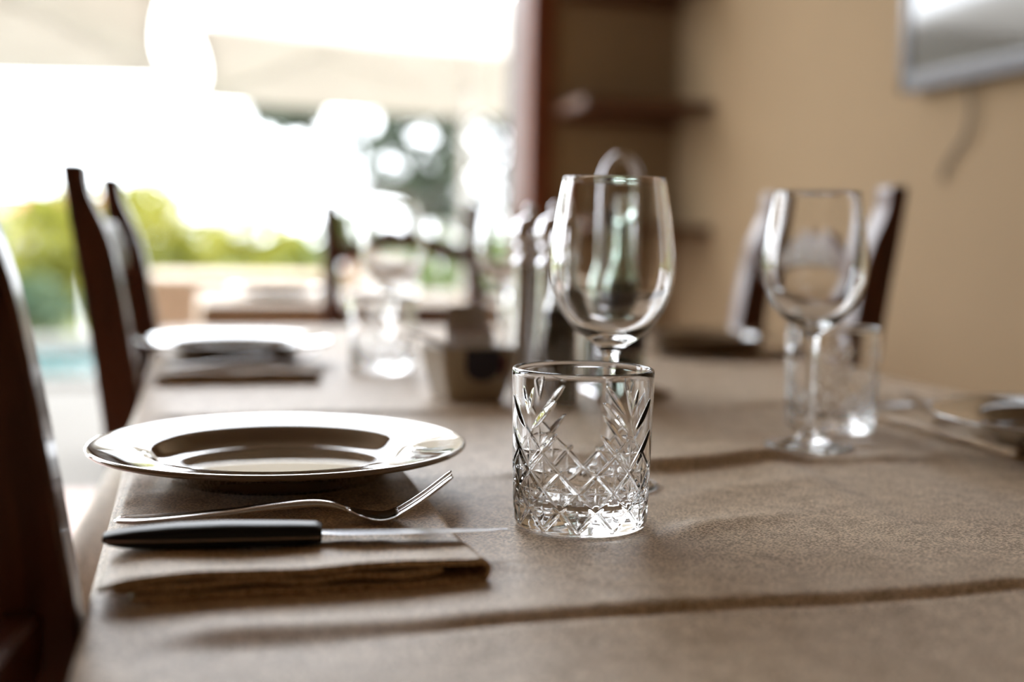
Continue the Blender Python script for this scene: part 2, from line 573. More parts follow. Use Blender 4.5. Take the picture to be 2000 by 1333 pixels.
def coverlet(x0, x1, y0, y1, zt, drop, step, hfun, flare, res_drop=6):
    """A cloth lying on a rectangle with its rims hanging down; returns a thick-looking single sheet mesh."""
    nx = max(2, int((x1 - x0) / step))
    ny = max(2, int((y1 - y0) / step))
    us = [-(drop) * (1 - i / res_drop) for i in range(res_drop)] + [(x1 - x0) * i / nx for i in range(nx + 1)] + [(x1 - x0) + drop * (i + 1) / res_drop for i in range(res_drop)]
    vs = [-(drop) * (1 - i / res_drop) for i in range(res_drop)] + [(y1 - y0) * i / ny for i in range(ny + 1)] + [(y1 - y0) + drop * (i + 1) / res_drop for i in range(res_drop)]
    # refine just past the edge for a soft bend
    extra = [0.004, 0.010, 0.018]
    us = sorted(set(us + [-e for e in extra] + [(x1 - x0) + e for e in extra]))
    vs = sorted(set(vs + [-e for e in extra] + [(y1 - y0) + e for e in extra]))
    verts, faces = [], []
    for v in vs:
        for u in us:
            cx, cy_ = min(max(u, 0), x1 - x0), min(max(v, 0), y1 - y0)
            ex, ey = u - cx, v - cy_
            d = sqrt(ex * ex + ey * ey)
            X, Y = x0 + cx, y0 + cy_
            if d < 1e-9:
                e = min(cx, x1 - x0 - cx, cy_, y1 - y0 - cy_)
                z = zt + hfun(X, Y) * sstep(0.0, 0.03, e) - 0.0012 * (1 - sstep(0, 0.008, e))
                verts.append((X, Y, z))
            else:
                ox, oy = ex / d, ey / d
                fl = flare(X, Y, ox, oy)
                a = min(1.0, d / 0.016)
                out = 0.005 * sin(a * pi / 2) + fl * max(0, d - 0.008)
                dz = sqrt(max(0.0, 1 - fl * fl)) * max(0, d - 0.010) + 0.006 * (1 - cos(a * pi / 2))
                out += 0.010 * nz2(X, Y, 7, 3.3) * (d / drop)
                out = max(out, 0.003 * a)
                verts.append((X + ox * out, Y + oy * out, zt - 0.0012 - dz))
    n = len(us)
    for j in range(len(vs) - 1):
        for i in range(n - 1):
            faces.append((j * n + i, j * n + i + 1, (j + 1) * n + i + 1, (j + 1) * n + i))
    return mesh('cloth', verts, faces, True)

# positions of the table ware (x, y)
PLATE = {'L1': (0.062, 0.830), 'L2': (0.066, 1.650), 'R1': (0.722, 0.850), 'R2': (0.765, 1.735)}
TUMB = {'L1': (0.230, 0.693), 'L2': (0.242, 1.535), 'R1': (0.576, 1.010), 'R2': (0.515, 1.835)}
WINE = {'L1': (0.285, 0.800), 'L2': (0.272, 1.635), 'R1': (0.508, 0.925), 'R2': (0.457, 1.745)}
FLATS = [(x, y, 0.045) for x, y in list(TUMB.values()) + list(WINE.values())] + [
    (0.06, 0.70, 0.10), (0.06, 0.80, 0.11), (0.07, 1.55, 0.11), (0.07, 1.64, 0.11), (0.72, 0.86, 0.11), (0.74, 1.01, 0.10), (0.77, 1.75, 0.12),
    (0.30, 1.26, 0.06), (0.44, 1.25, 0.10), (0.36, 1.25, 0.05)]

def flare_main(X, Y, ox, oy):
    if ox < -0.5:
        return 0.05 + 0.42 * sstep(0.98, 1.10, Y) * (1 - sstep(1.25, 1.50, Y))
    return 0.06

table = thing('dining_table', 'long dining table under the beige cloth nearest the camera', 'table', (0.42, 1.32, 0))
obj('tabletop', box(TX0 + 0.004 - 0.42, TX1 - 0.004 - 0.42, TY0 + 0.004 - 1.32, TY1 - 0.004 - 1.32, TOP - 0.032, TOP - 0.0025, 0.004), 'chair_wood', table)
for sx in (-1, 1):
    for sy in (-1, 1):
        obj('leg', box(sx * 0.39 - 0.03, sx * 0.39 + 0.03, sy * 0.90 - 0.03, sy * 0.90 + 0.03, 0, TOP - 0.032, 0.004), 'chair_wood', table)
cl = obj('tablecloth', coverlet(TX0, TX1, TY0, TY1, TOP, 0.165, 0.0048, cloth_h, flare_main, 10), 'cloth')
tag(cl, 'creased beige tablecloth spread over the long table nearest the camera', 'tablecloth')

# ------------------------------------------------------------------ tumbler with cut pattern
def seg_groove(px, pz, ax, az, bx, bz, half, depth, taper=True):
    dx, dz = bx - ax, bz - az
    L2 = dx * dx + dz * dz
    t = ((px - ax) * dx + (pz - az) * dz) / L2
    if t < -0.02 or t > 1.02:
        return 0.0
    tt = max(0.0, min(1.0, t))
    qx, qz = ax + dx * tt, az + dz * tt
    d = sqrt((px - qx) ** 2 + (pz - qz) ** 2)
    k = 4 * tt * (1 - tt) if taper else 1.0
    k = sqrt(k) if k > 0 else 0
    hw = half * k
    if hw < 1e-6 or d > hw:
        return 0.0
    return depth * k * (1 - d / hw)

TR = 0.0425
CELL = 2 * pi * TR / 12          # 22.25 mm
def tumbler_groove(phi, z):
    """groove depth (m) at angle phi (rad, 0 = facing) and height z"""
    s = (phi * TR)
    per = 3 * CELL
    sp = (s + per / 2) % per - per / 2          # distance from the arch centre
    zlim = 0.0385 + 0.0165 * sstep(0.30, 1.0, abs(sp) / (per / 2))
    dep = 0.0
    z0 = 0.0037
    PZ = 0.0225
    if z0 - 0.001 < z < zlim + 0.003:
        # diagonal lattice: nodes on row z0 at sp = CELL*(k) ; next row at half cell
        a = (s / CELL) + (z - z0) / PZ
        b = (s / CELL) - (z - z0) / PZ
        fade = 1 - sstep(zlim - 0.001, zlim + 0.003, z)
        fade *= sstep(z0 - 0.001, z0 + 0.002, z)
        w_ = CELL / sqrt(2)
        for q in (a, b):
            dd = abs(q - round(q)) * w_
            if dd < 0.0016:
                dep = max(dep, 0.00092 * (1 - dd / 0.0016) * fade)
        # star inside each diamond (centre at half-integers of a and b)
        ca, cb = math.floor(a) + 0.5, math.floor(b) + 0.5
        us = (a - ca + b - cb) / 2 * CELL
        uz = (a - ca - (b - cb)) / 2 * PZ
        cz = z0 + (ca - cb) / 2 * PZ
        if 0.011 < cz < zlim - 0.002:
            for (p, q, L) in ((us, uz, 0.0085), (uz, us, 0.0085)):
                k = 1 - abs(p) / L
                if k > 0:
                    hw = 0.0014 * k + 0.0001
                    if abs(q) < hw:
                        dep = max(dep, 0.0007 * k * (1 - abs(q) / hw))
    # leaves leaning to the arch centre
    as_ = abs(sp)
    for (s0, zz0, s1, zz1, half, depth) in LEAVES:
        if zz0 - 0.002 < z < zz1 + 0.002:
            dep = max(dep, seg_groove(as_, z, s0, zz0, s1, zz1, half, depth))
    return dep

deg = TR * pi / 180
LEAVES = [(46 * deg, 0.039, 17 * deg, 0.0605, 0.0022, 0.0011), (41 * deg, 0.062, 19 * deg, 0.079, 0.0022, 0.0012),
          (45.5 * deg, 0.070, 39 * deg, 0.086, 0.0016, 0.0009)]

def make_tumbler(segs, nz_):
    H = 0.095
    verts, faces = [], []
    rings = []
    def ring(rf, z):
        b = len(verts)
        for i in range(segs):
            a = 2 * pi * i / segs
            r = rf(a) if callable(rf) else rf
            verts.append((r * cos(a), r * sin(a), z))
        rings.append(list(range(b, b + segs)))
    def pole(z):
        rings.append([len(verts)])
        verts.append((0, 0, z))
    pole(0.0022)
    for r, z in ((0.012, 0.0021), (0.024, 0.0016), (0.030, 0.0007), (0.033, 0.0002), (0.0365, 0.0002), (0.0385, 0.0009)):
        ring(r, z)
    for k in range(nz_ + 1):
        z = 0.0022 + (0.0925 - 0.0022) * k / nz_
        base = TR - 0.0024 * (1 - z / H) ** 1.3 - 0.0005 * g(z - 0.002, 0.002)
        ring(lambda a, z=z, base=base: base - tumbler_groove(((a + pi / 2 + pi) % (2 * pi)) - pi + radians(3), z), z)
    for r, z in ((TR - 0.0001, 0.0936), (TR - 0.0005, 0.0945), (TR - 0.0013, 0.0950), (TR - 0.0021, 0.0946), (TR - 0.0026, 0.0936),
                 (TR - 0.0027, 0.090), (TR - 0.0028, 0.080), (TR - 0.0031, 0.065), (TR - 0.0037, 0.050), (TR - 0.0044, 0.036), (TR - 0.0052, 0.026), (TR - 0.0066, 0.020), (TR - 0.0095, 0.0160),
                 (TR - 0.015, 0.0142), (0.018, 0.0136), (0.009, 0.0134)):
        ring(r, z)
    pole(0.0134)
    for a, b in zip(rings[:-1], rings[1:]):
        for i in range(segs):
            j = (i + 1) % segs
            if len(a) == 1:
                faces.append((a[0], b[j], b[i]))
            elif len(b) == 1:
                faces.append((a[i], a[j], b[0]))
            else:
                faces.append((a[i], a[j], b[j], b[i]))
    return mesh('tumbler', verts, faces, True)

ZT = TOP + 0.0012
tm = make_tumbler(600, 210)
tl = {'L1': 'cut crystal tumbler in sharp focus in front of the nearest wine glass',
      'L2': 'blurred cut crystal tumbler beside the far left plate',
      'R1': 'cut crystal tumbler standing behind the right-hand wine glass',
      'R2': 'far cut crystal tumbler half hidden behind the two mills'}
for i, k in enumerate(('L1', 'L2', 'R1', 'R2')):
    o = obj('tumbler', tm, 'crystal', None, (TUMB[k][0], TUMB[k][1], ZT), [0.0 - radians(17.5), 0.7, 1.9, 2.6][i])
    tag(o, tl[k], 'tumbler', 'cut crystal tumblers on the long table')

# ------------------------------------------------------------------ wine glass
def prof_dense(tab, n):
    """resample a (t->r,z) outline smoothly"""
    rs = [(i, p[0]) for i, p in enumerate(tab)]
    zs = [(i, p[1]) for i, p in enumerate(tab)]
    out = []
    for k in range(n + 1):
        t = (len(tab) - 1) * k / n
        out.append((max(0.0, slerp(rs, t)), slerp(zs, t)))
    return out

outer = [(0.0052, 0.0905), (0.0062, 0.0945), (0.0100, 0.0990), (0.0180, 0.1045), (0.0275, 0.1125), (0.0352, 0.1225), (0.0405, 0.1355), (0.0429, 0.1495),
         (0.0427, 0.1640), (0.0408, 0.1820), (0.0380, 0.2000), (0.0352, 0.2160)]
inner = [(0.0342, 0.2160), (0.0369, 0.2000), (0.0396, 0.1820), (0.0414, 0.1640), (0.0415, 0.1500), (0.0390, 0.1365), (0.0335, 0.1245), (0.0255, 0.1150), (0.0155, 0.1085), (0.0072, 0.1055), (0.0, 0.1048)]
po = prof_dense(outer, 44)
pi_ = prof_dense(inner, 40)
pi_[-1] = (0.0, 0.1048)
rim = [(0.0352 - 0.0001, 0.2164), (0.0350, 0.2167), (0.0347, 0.21685), (0.0344, 0.2167)]
bowl_me = lathe(po + rim + pi_, 96, name='bowl')
stem_me = lathe(prof_dense([(0.0050, 0.0150), (0.0043, 0.024), (0.0039, 0.040), (0.0038, 0.060), (0.0041, 0.078), (0.0052, 0.0905)], 24), 48, name='stem')
foot_me = lathe([(0.0, 0.0016), (0.02, 0.0014), (0.030, 0.0007), (0.0335, 0.0), (0.0350, 0.0002), (0.0358, 0.0010), (0.0356, 0.0019), (0.0345, 0.0025)] +
                prof_dense([(0.0345, 0.0025), (0.028, 0.0033), (0.020, 0.0046), (0.013, 0.0068), (0.0080, 0.0100), (0.0050, 0.0150)], 24)[1:], 64, name='foot')
def wine_glass(loc, label, rz, group):
    t = thing('wine_glass', label, 'wine glass', (loc[0], loc[1], ZT if len(loc) == 2 else loc[2]), rz, group)
    t.scale = (1, 1, 0.985)
    obj('bowl', bowl_me, 'glass', t)
    obj('stem', stem_me, 'glass', t)
    obj('foot', foot_me, 'glass', t)
    return t
wl = {'L1': 'large stemmed wine glass directly behind the sharp crystal tumbler',
      'L2': 'blurred wine glass standing behind the far left tumbler',
      'R1': 'wine glass in front of the tumbler on the right side of the table',
      'R2': 'far wine glass half hidden to the left of the two mills'}
for i, k in enumerate(('L1', 'L2', 'R1', 'R2')):
    wine_glass(WINE[k], wl[k], i * 0.9, 'wine glasses on the long table')

# ------------------------------------------------------------------ plates
def plate_profile():
    return [(0.0, 0.0022), (0.050, 0.0022), (0.062, 0.0020), (0.0655, 0.0), (0.0695, 0.0), (0.0725, 0.0028), (0.0800, 0.0080), (0.0880, 0.0142), (0.0930, 0.0158), (0.105, 0.0172), (0.118, 0.0188),
            (0.1232, 0.0196), (0.1245, 0.0206), (0.1249, 0.0218), (0.1245, 0.0228), (0.1232, 0.0233), (0.1215, 0.0232),
            (0.1185, 0.0228), (0.110, 0.0217), (0.100, 0.0205), (0.0925, 0.0195), (0.0885, 0.0184), (0.0850, 0.0158), (0.0815, 0.0118), (0.0770, 0.0082), (0.0710, 0.0064), (0.060, 0.0058), (0.03, 0.0056), (0.0, 0.0056)]
plate_me = lathe(plate_profile(), 160, name='plate')
NAPH = 0.0096
pl = {'L1': 'shiny taupe dinner plate in the left foreground beside the sharp fork',
      'L2': 'blurred taupe dinner plate at the far left place setting',
      'R1': 'taupe dinner plate cut off by the right edge of the photo',
      'R2': 'dim taupe dinner plate at the far right place setting by the wall'}
for i, k in enumerate(('L1', 'L2', 'R1', 'R2')):
    o = obj('plate', plate_me, 'porcelain', None, (PLATE[k][0], PLATE[k][1], ZT + NAPH), i * 1.1)
    tag(o, pl[k], 'plate', 'dinner plates on the long table')

# ------------------------------------------------------------------ folded napkins (local frame: +x along the cutlery, y away from the diner's right)
def wob(x, y):
    return 0.0011 * nz2(x, y, 26, 2.0) + 0.0007 * nz2(x, y, 60, 6.0)

def strip_extrude(path, th, ys, edge_fun, zfun):
    """cloth strip: a 2-D path in (x,z) with thickness, carried along y. One closed mesh."""
    n = len(path)
    out = []
    P = [Vector((p[0], p[1])) for p in path]
    for i in range(n):
        t = (P[min(i + 1, n - 1)] - P[max(i - 1, 0)]).normalized()
        nn = Vector((-t.y, t.x))
        k = 0.35 if i in (0, n - 1) else (0.8 if i in (1, n - 2) else 1.0)
        out.append((P[i] + nn * th / 2 * k, P[i] - nn * th / 2 * k))
    ring = [a for a, b in out] + [b for a, b in reversed(out)]
    verts, faces = [], []
    m = len(ring)
    for j, y in enumerate(ys):
        endk = min(j, len(ys) - 1 - j)
        for q in ring:
            x = q.x + edge_fun(y)
            verts.append((x, y + 0.002 * nz2(x, y, 30, 7.0), q.y * (1 + 0.55 * exp(-y / 0.022)) + zfun(x, y)))
    for j in range(len(ys) - 1):
        for a in range(m):
            b = (a + 1) % m
            faces.append((j * m + a, j * m + b, (j + 1) * m + b, (j + 1) * m + a))
    for j in (0, len(ys) - 1):
        for i in range(n - 1):
            a, b, c, d = i, i + 1, m - 2 - i, m - 1 - i
            faces.append((j * m + a, j * m + b, j * m + c, j * m + d))
    return fix_normals(mesh('fold', verts, faces, True))

def napkin_parts():
    ys = [0.0, 0.0015] + [0.004 + 0.276 * k / 46 for k in range(47)] + [0.2815, 0.283]
    X0, X1 = 0.0, 0.183
    outer_path = []
    for k in range(41):
        x = X0 - 0.002 + (X1 - 0.006 - X0 + 0.002) * k / 40
        z = 0.0078 - 0.0030 * exp(-(x - X0) / 0.016) + 0.0005 * sin(x * 60)
        outer_path.append((x, z))
    for k in range(1, 9):
        a = pi / 2 - pi * k / 9
        outer_path.append((X1 - 0.006 + 0.0065 * cos(a), 0.00455 + 0.0033 * sin(a)))
    for k in range(41):
        x = X1 - 0.006 - (X1 - 0.006 - X0 - 0.012) * k / 40
        outer_path.append((x, 0.0013 + 0.0002 * sin(x * 80)))
    outer_me = strip_extrude(outer_path, 0.0022, ys, lambda y: 0.003 * nz2(0.3, y, 12, 1.0), lambda x, y: wob(x, y) if True else 0)
    inner_path = [(X0 + 0.004 + (X1 - 0.028 - X0) * k / 40, 0.0047 - 0.0012 * exp(-k / 4) + 0.0005 * sin(k * 0.5)) for k in range(41)]
    inner_me = strip_extrude(inner_path, 0.0026, [y + 0.0015 for y in ys[:-1]], lambda y: 0.002 * nz2(0.7, y, 14, 4.0), lambda x, y: wob(x, y) * 0.9)
    return outer_me, inner_me
nap_o, nap_i = napkin_parts()
# clamp the underside so nothing sinks into the table
for me_ in (nap_o, nap_i):
    for v in me_.vertices:
        v.co.z = max(v.co.z, 0.0002)
NAP = {'L1': ((-0.037, 0.580), 0.0), 'L2': ((-0.030, 1.420), 0.01), 'R1': ((0.835, 1.115), pi - 0.02), 'R2': ((0.864, 1.975), pi)}
nl = {'L1': 'folded beige napkin under the sharp fork and knife',
      'L2': 'folded beige napkin under the far left plate',
      'R1': 'folded beige napkin under the plate at the right edge of the photo',
      'R2': 'folded beige napkin under the far right plate by the wall'}
for k in ('L1', 'L2', 'R1', 'R2'):
    (nx_, ny_), rz = NAP[k]
    t = thing('napkin', nl[k], 'napkin', (nx_, ny_, ZT), rz, 'folded napkins on the long table')
    obj('outer_fold', nap_o, 'napkin', t)
    obj('inner_fold', nap_i, 'napkin', t)

# ------------------------------------------------------------------ fork
def sup_ring(cx, cz, wy, tz, tilt=0.0, n=16, p=3.0):
    pts = []
    for i in range(n):
        a = 2 * pi * i / n
        c, s = cos(a), sin(a)
        y = wy / 2 * (abs(c) ** (2 / p)) * (1 if c >= 0 else -1)
        z = tz / 2 * (abs(s) ** (2 / p)) * (1 if s >= 0 else -1)
        pts.append((cx - z * sin(tilt), y, cz + z * cos(tilt)))
    return pts

FZ = [(0.0, 0.0025), (0.02, 0.0028), (0.06, 0.0062), (0.09, 0.0098), (0.110, 0.0112), (0.122, 0.0092), (0.134, 0.0045), (0.144, 0.0020), (0.152, 0.0030), (0.162, 0.0085), (0.172, 0.0155), (0.186, 0.0265)]
def fz(s):
    return slerp(FZ, s)
def ftilt(s):
    return math.atan2(fz(s + 0.0015) - fz(s - 0.0015), 0.003)
def fork_meshes():
    W = [(0.0, 0.010), (0.003, 0.0165), (0.010, 0.0195), (0.03, 0.0165), (0.06, 0.0115), (0.09, 0.0080), (0.11, 0.0064), (0.122, 0.0066), (0.128, 0.0085)]
    T = [(0.0, 0.0015), (0.003, 0.0026), (0.02, 0.0030), (0.06, 0.0034), (0.1, 0.0042), (0.122, 0.0036), (0.128, 0.0030)]
    ss = [0.0, 0.0012, 0.003, 0.006] + [0.01 + 0.118 * k / 30 for k in range(31)]
    handle = loft([sup_ring(s, fz(s) + 0.0012, lerp(W, s), lerp(T, s), ftilt(s)) for s in ss], 'handle')
    W2 = [(0.127, 0.0082), (0.131, 0.0135), (0.136, 0.0195), (0.142, 0.0232), (0.150, 0.0242), (0.156, 0.0243)]
    ss2 = [0.127 + 0.029 * k / 16 for k in range(17)]
    secs = []
    for s in ss2:
        ring = sup_ring(s, fz(s) + 0.0012, lerp(W2, s), 0.0024 - 0.0004 * (s - 0.127) / 0.029, ftilt(s), 24)
        wv = lerp(W2, s) / 2
        ring = [(x, y, z + 0.0016 * (y / 0.012) ** 2) for x, y, z in ring]
        secs.append(ring)
    head = loft(secs, 'head')
    tines = []
    for k in range(4):
        y0 = (-1.5 + k) * 0.0063
        secs = []
        for i in range(13):
            s = 0.154 + 0.032 * i / 12
            f = i / 12
            ww = 0.0042 - 0.0014 * f
            tt = 0.0021 - 0.0006 * f
            if i == 12:
                ww, tt = 0.0014, 0.0008
            r = sup_ring(s, fz(s) + 0.0012, ww, tt, ftilt(s), 10)
            secs.append([(x, y + y0 * (1 - 0.06 * f), z + 0.0016 * ((y0) / 0.012) ** 2) for x, y, z in r])
        tines.append(loft(secs, 'tine'))
    return handle, head, tines
fork_h, fork_head, fork_t = fork_meshes()
def fork(loc, rz, label):
    t = thing('fork', label, 'fork', loc, rz, 'steel forks on the napkins')
    obj('handle', fork_h, 'steel', t)
    hd = obj('head', fork_head, 'steel', t)
    for m_ in fork_t:
        obj('tine', m_, 'steel', hd)
    return t
FKZ = ZT + NAPH - 0.0012
fork((-0.037, 0.702, FKZ), -0.155, 'shiny steel fork in focus, tines raised, beside the front plate')
fork((-0.022, 1.500, FKZ), 0.0, 'blurred steel fork in front of the far left plate')
fork((0.825, 1.000, FKZ), pi + 0.06, 'dark blurred steel fork behind the plate at the right edge')
fork((0.850, 1.860, FKZ), pi - 0.06, 'blurred steel fork behind the far right plate by the wall')

# ------------------------------------------------------------------ knife
def knife_meshes():
    Wd = [(0, 0.0125), (0.003, 0.0160), (0.012, 0.0180), (0.04, 0.0205), (0.08, 0.0200), (0.104, 0.0185), (0.109, 0.0178), (0.110, 0.0165)]
    TopZ = [(0, 0.0082), (0.004, 0.0092), (0.015, 0.0108), (0.035, 0.0124), (0.06, 0.0130), (0.095, 0.0122), (0.107, 0.0117), (0.110, 0.0102)]
    BotZ = [(0, 0.0040), (0.004, 0.0024), (0.012, 0.0008), (0.03, 0.0), (0.10, 0.0004), (0.110, 0.0018)]
    ss = [0, 0.0012, 0.003, 0.006] + [0.01 + 0.096 * k / 22 for k in range(23)] + [0.1075, 0.109, 0.110]
    secs = []
    for s in ss:
        a, b = lerp(TopZ, s), lerp(BotZ, s)
        secs.append(sup_ring(s, (a + b) / 2, lerp(Wd, s), a - b, 0, 20, 3.4))
    handle = auto_smooth(loft(secs, 'handle'), 0.9)
    secs = []
    for k in range(12):
        s = 0.002 + 0.107 * k / 11
        secs.append(sup_ring(s, 0.0058, lerp(Wd, s) + 0.0013, 0.0013, 0, 12, 6))
    tang = loft(secs, 'tang')
    secs = []
    Wb = [(0.107, 0.0100), (0.112, 0.0118), (0.120, 0.0165), (0.135, 0.0180), (0.165, 0.0165), (0.190, 0.0115), (0.204, 0.0055), (0.210, 0.0010)]
    for k in range(27):
        s = 0.107 + 0.103 * k / 26
        wv = slerp(Wb, s)
        th = 0.0021 - 0.0012 * (s - 0.107) / 0.103
        zc = 0.0058 - 0.0005 * (s - 0.107) / 0.103
        # spine on +y, edge on -y
        y1, y0 = 0.0085 * (1 - 0.25 * sstep(0.18, 0.21, s)), 0.0085 * (1 - 0.25 * sstep(0.18, 0.21, s)) - wv
        pr = [(y1, -th / 2), (y1, th / 2), ((y0 + y1) / 2, th * 0.42), (y0, 0.0001), (y0, -0.0001), ((y0 + y1) / 2, -th * 0.42)]
        tl_ = -0.12
        secs.append([(s, a * cos(tl_) - b * sin(tl_), zc + a * sin(tl_) + b * cos(tl_)) for a, b in pr])
    blade = auto_smooth(loft(secs, 'blade'), 0.4)
    return handle, tang, blade
kn_h, kn_t, kn_b = knife_meshes()
def knife(loc, rz, label):
    t = thing('table_knife', label, 'knife', loc, rz, 'black handled knives on the napkins')
    h = obj('handle', kn_h, 'black', t)
    obj('tang', kn_t, 'tang', h)
    obj('blade', kn_b, 'blade', t)
    return t
knife((-0.040, 0.650, FKZ + 0.0004), -0.10, 'table knife with black handle lying in focus on the front napkin')
knife((0.848, 1.055, FKZ + 0.0004), pi - 0.02, 'dark knife behind the fork at the right edge of the photo')
knife((0.858, 1.910, FKZ + 0.0004), pi, 'dark knife behind the far right plate by the wall')

# ------------------------------------------------------------------ chairs (local: back posts at x<0, facing +x, origin on the floor under the seat)
def chair_parts():
    XB = [(0.0, -0.235), (0.20, -0.208), (0.45, -0.190), (0.62, -0.198), (0.75, -0.213), (0.85, -0.227), (0.93, -0.240), (0.998, -0.250)]
    WD = [(0.0, 0.032), (0.2, 0.038), (0.45, 0.046), (0.75, 0.046), (0.86, 0.044), (0.90, 0.0425), (0.93, 0.037), (0.955, 0.029), (0.975, 0.0255), (0.990, 0.0265), (0.998, 0.0265)]
    zs = [0, 0.1, 0.2, 0.3, 0.4, 0.45, 0.5, 0.6, 0.7, 0.76, 0.82, 0.86, 0.885, 0.90, 0.915, 0.93, 0.942, 0.955, 0.965, 0.975, 0.983, 0.990, 0.995]
    TH = 0.040
    def post(y):
        secs = []
        for z in zs + [0.9985, 1.0]:
            b = slerp(XB, z)
            wv = slerp(WD, z)
            f = b + wv
            th = TH / 2
            if z > 0.996:
                k = {0.9985: 0.002, 1.0: 0.006}[z]
                b += k; f -= k; th -= k * 0.8
            c = 0.003
            secs.append([(b + c, y - th, z), (f - c, y - th, z), (f, y - th + c, z), (f, y + th - c, z), (f - c, y + th, z), (b + c, y + th, z), (b, y + th - c, z), (b, y - th + c, z)])
        return auto_smooth(loft(secs, 'post'), 0.5)
    Y = 0.172
    def rail(zlo, zhi, thick, xoff, n=28):
        secs = []
        for i in range(n + 1):
            f = -1 + 2 * i / n
            y = f * (Y - 0.012)
            lo, hi = zlo(f), zhi(f)
            xc = slerp(XB, (lo + hi) / 2) + xoff - 0.010 * (1 - f * f)
            t = thick / 2
            c = 0.003
            secs.append([(xc - t, y, lo + c), (xc - t + c, y, lo), (xc + t - c, y, lo), (xc + t, y, lo + c), (xc + t, y, hi - c), (xc + t - c, y, hi), (xc - t + c, y, hi), (xc - t, y, hi - c)])
        return auto_smooth(loft(secs, 'rail'), 0.6)
    crest = rail(lambda f: 0.853 + 0.028 * cos(f * pi / 2) ** 1.2 - 0.006 * g(f, 0.12),
                 lambda f: 0.896 + 0.038 * (cos(f * pi / 2) ** 1.5) - 0.010 * g(f, 0.10) + 0.004 * g(abs(f) - 0.3, 0.15), 0.019, 0.022)
    mid = rail(lambda f: 0.712 + 0.008 * f * f - 0.006 * g(f, 0.3), lambda f: 0.755 + 0.005 * cos(f * pi), 0.018, 0.022)
    seat = box(-0.205 + 0.03, 0.20, -0.195, 0.195, 0.435, 0.462, 0.01, 3)
    frame = join_meshes([box(-0.17, 0.185, -0.185, -0.160, 0.395, 0.436, 0.003), box(-0.17, 0.185, 0.160, 0.185, 0.395, 0.436, 0.003), box(0.165, 0.19, -0.16, 0.16, 0.395, 0.436, 0.003)])
    fleg = lambda y: box(0.155, 0.193, y - 0.019, y + 0.019, 0, 0.44, 0.004)
    str_s = lambda y: box(-0.17, 0.16, y - 0.011, y + 0.011, 0.20, 0.232, 0.003)
    str_f = box(0.165, 0.183, -0.155, 0.155, 0.26, 0.292, 0.003)
    return [('back_post', post(-Y), 'chair_wood'), ('back_post', post(Y), 'chair_wood'), ('crest_rail', crest, 'chair_wood'), ('back_rail', mid, 'chair_wood'),
            ('seat', seat, 'seat_straw'), ('seat_frame', frame, 'chair_wood'), ('front_leg', fleg(-0.168), 'chair_wood'), ('front_leg', fleg(0.168), 'chair_wood'),
            ('stretcher', str_s(-0.17), 'chair_wood'), ('stretcher', str_s(0.17), 'chair_wood'), ('stretcher', str_f, 'chair_wood')]
CP = chair_parts()
def chair(loc, rz, label):
    t = thing('dining_chair', label, 'chair', loc, rz, 'dark wooden dining chairs')
    for n_, me_, mt in CP:
        obj(n_, me_, mt, t)
    return t
chair((0.118, 0.430, 0), 0.0, 'dark wooden chair cut off by the left edge of the photo, nearest the camera')
chair((0.124, 1.690, 0), -0.064, 'dark wooden chair pushed in behind the far left plate')
chair((0.690, 1.655, 0), pi, 'dark wooden chair on the right side of the table against the ochre wall')
chair((0.505, 2.685, 0), -pi / 2 + 0.0, 'dark wooden chair with scalloped crest rail at the far end of the table')

# ------------------------------------------------------------------ sugar dish and packets
sug = thing('sugar_dish', 'small square beige sugar dish with a navy emblem on the table', 'dish', (0.290, 1.262, ZT), radians(7))
sug.scale = (1.15, 1.15, 1.12)
def dish_mesh():
    def sq(h, z, r=0.006):
        pts = []
        for (sx, sy, a0) in ((1, 1, 0), (-1, 1, 90), (-1, -1, 180), (1, -1, 270)):
            for k in range(4):
                a = radians(a0 + 30 * k)
                pts.append((sx * (h - r) + r * cos(a), sy * (h - r) + r * sin(a), z))
        return pts
    return loft([sq(0.024, 0.0), sq(0.027, 0.001), sq(0.0335, 0.030), sq(0.0365, 0.050), sq(0.0362, 0.0512), sq(0.0345, 0.0512), sq(0.0338, 0.050), sq(0.0305, 0.030), sq(0.0245, 0.005), sq(0.022, 0.004)], 'dish', False)
obj('bowl', dish_mesh(), 'dish', sug)
def emblem(w2, h2, y, z0, dx=0.0):
    pts = []
    n = 14
    top = [(dx - w2, z0), (dx + w2, z0)]
    ring = [(dx - w2, z0 + h2)] 
    pts = [(dx + w2, z0 + h2)]
    for k in range(n + 1):
        a = pi * k / n
        pts.append((dx + w2 * cos(a), z0 + 0.010 - 0.014 * sin(a)))
    pts.append((dx - w2, z0 + h2))
    slope = 0.0062 / 0.049
    secs = []
    for off in (0.0, 0.0008):
        secs.append([(px, y - off - slope * (pz - 0.025), pz) for px, pz in pts])
    return loft(secs, 'emblem', False)
obj('emblem', emblem(0.0165, 0.0265, -0.0326, 0.0235, 0.002), 'navy', sug)['label'] = 'dark navy rounded emblem'
obj('emblem_edge', emblem(0.0035, 0.022, -0.0324, 0.027, 0.0215), 'wine_red', sug)
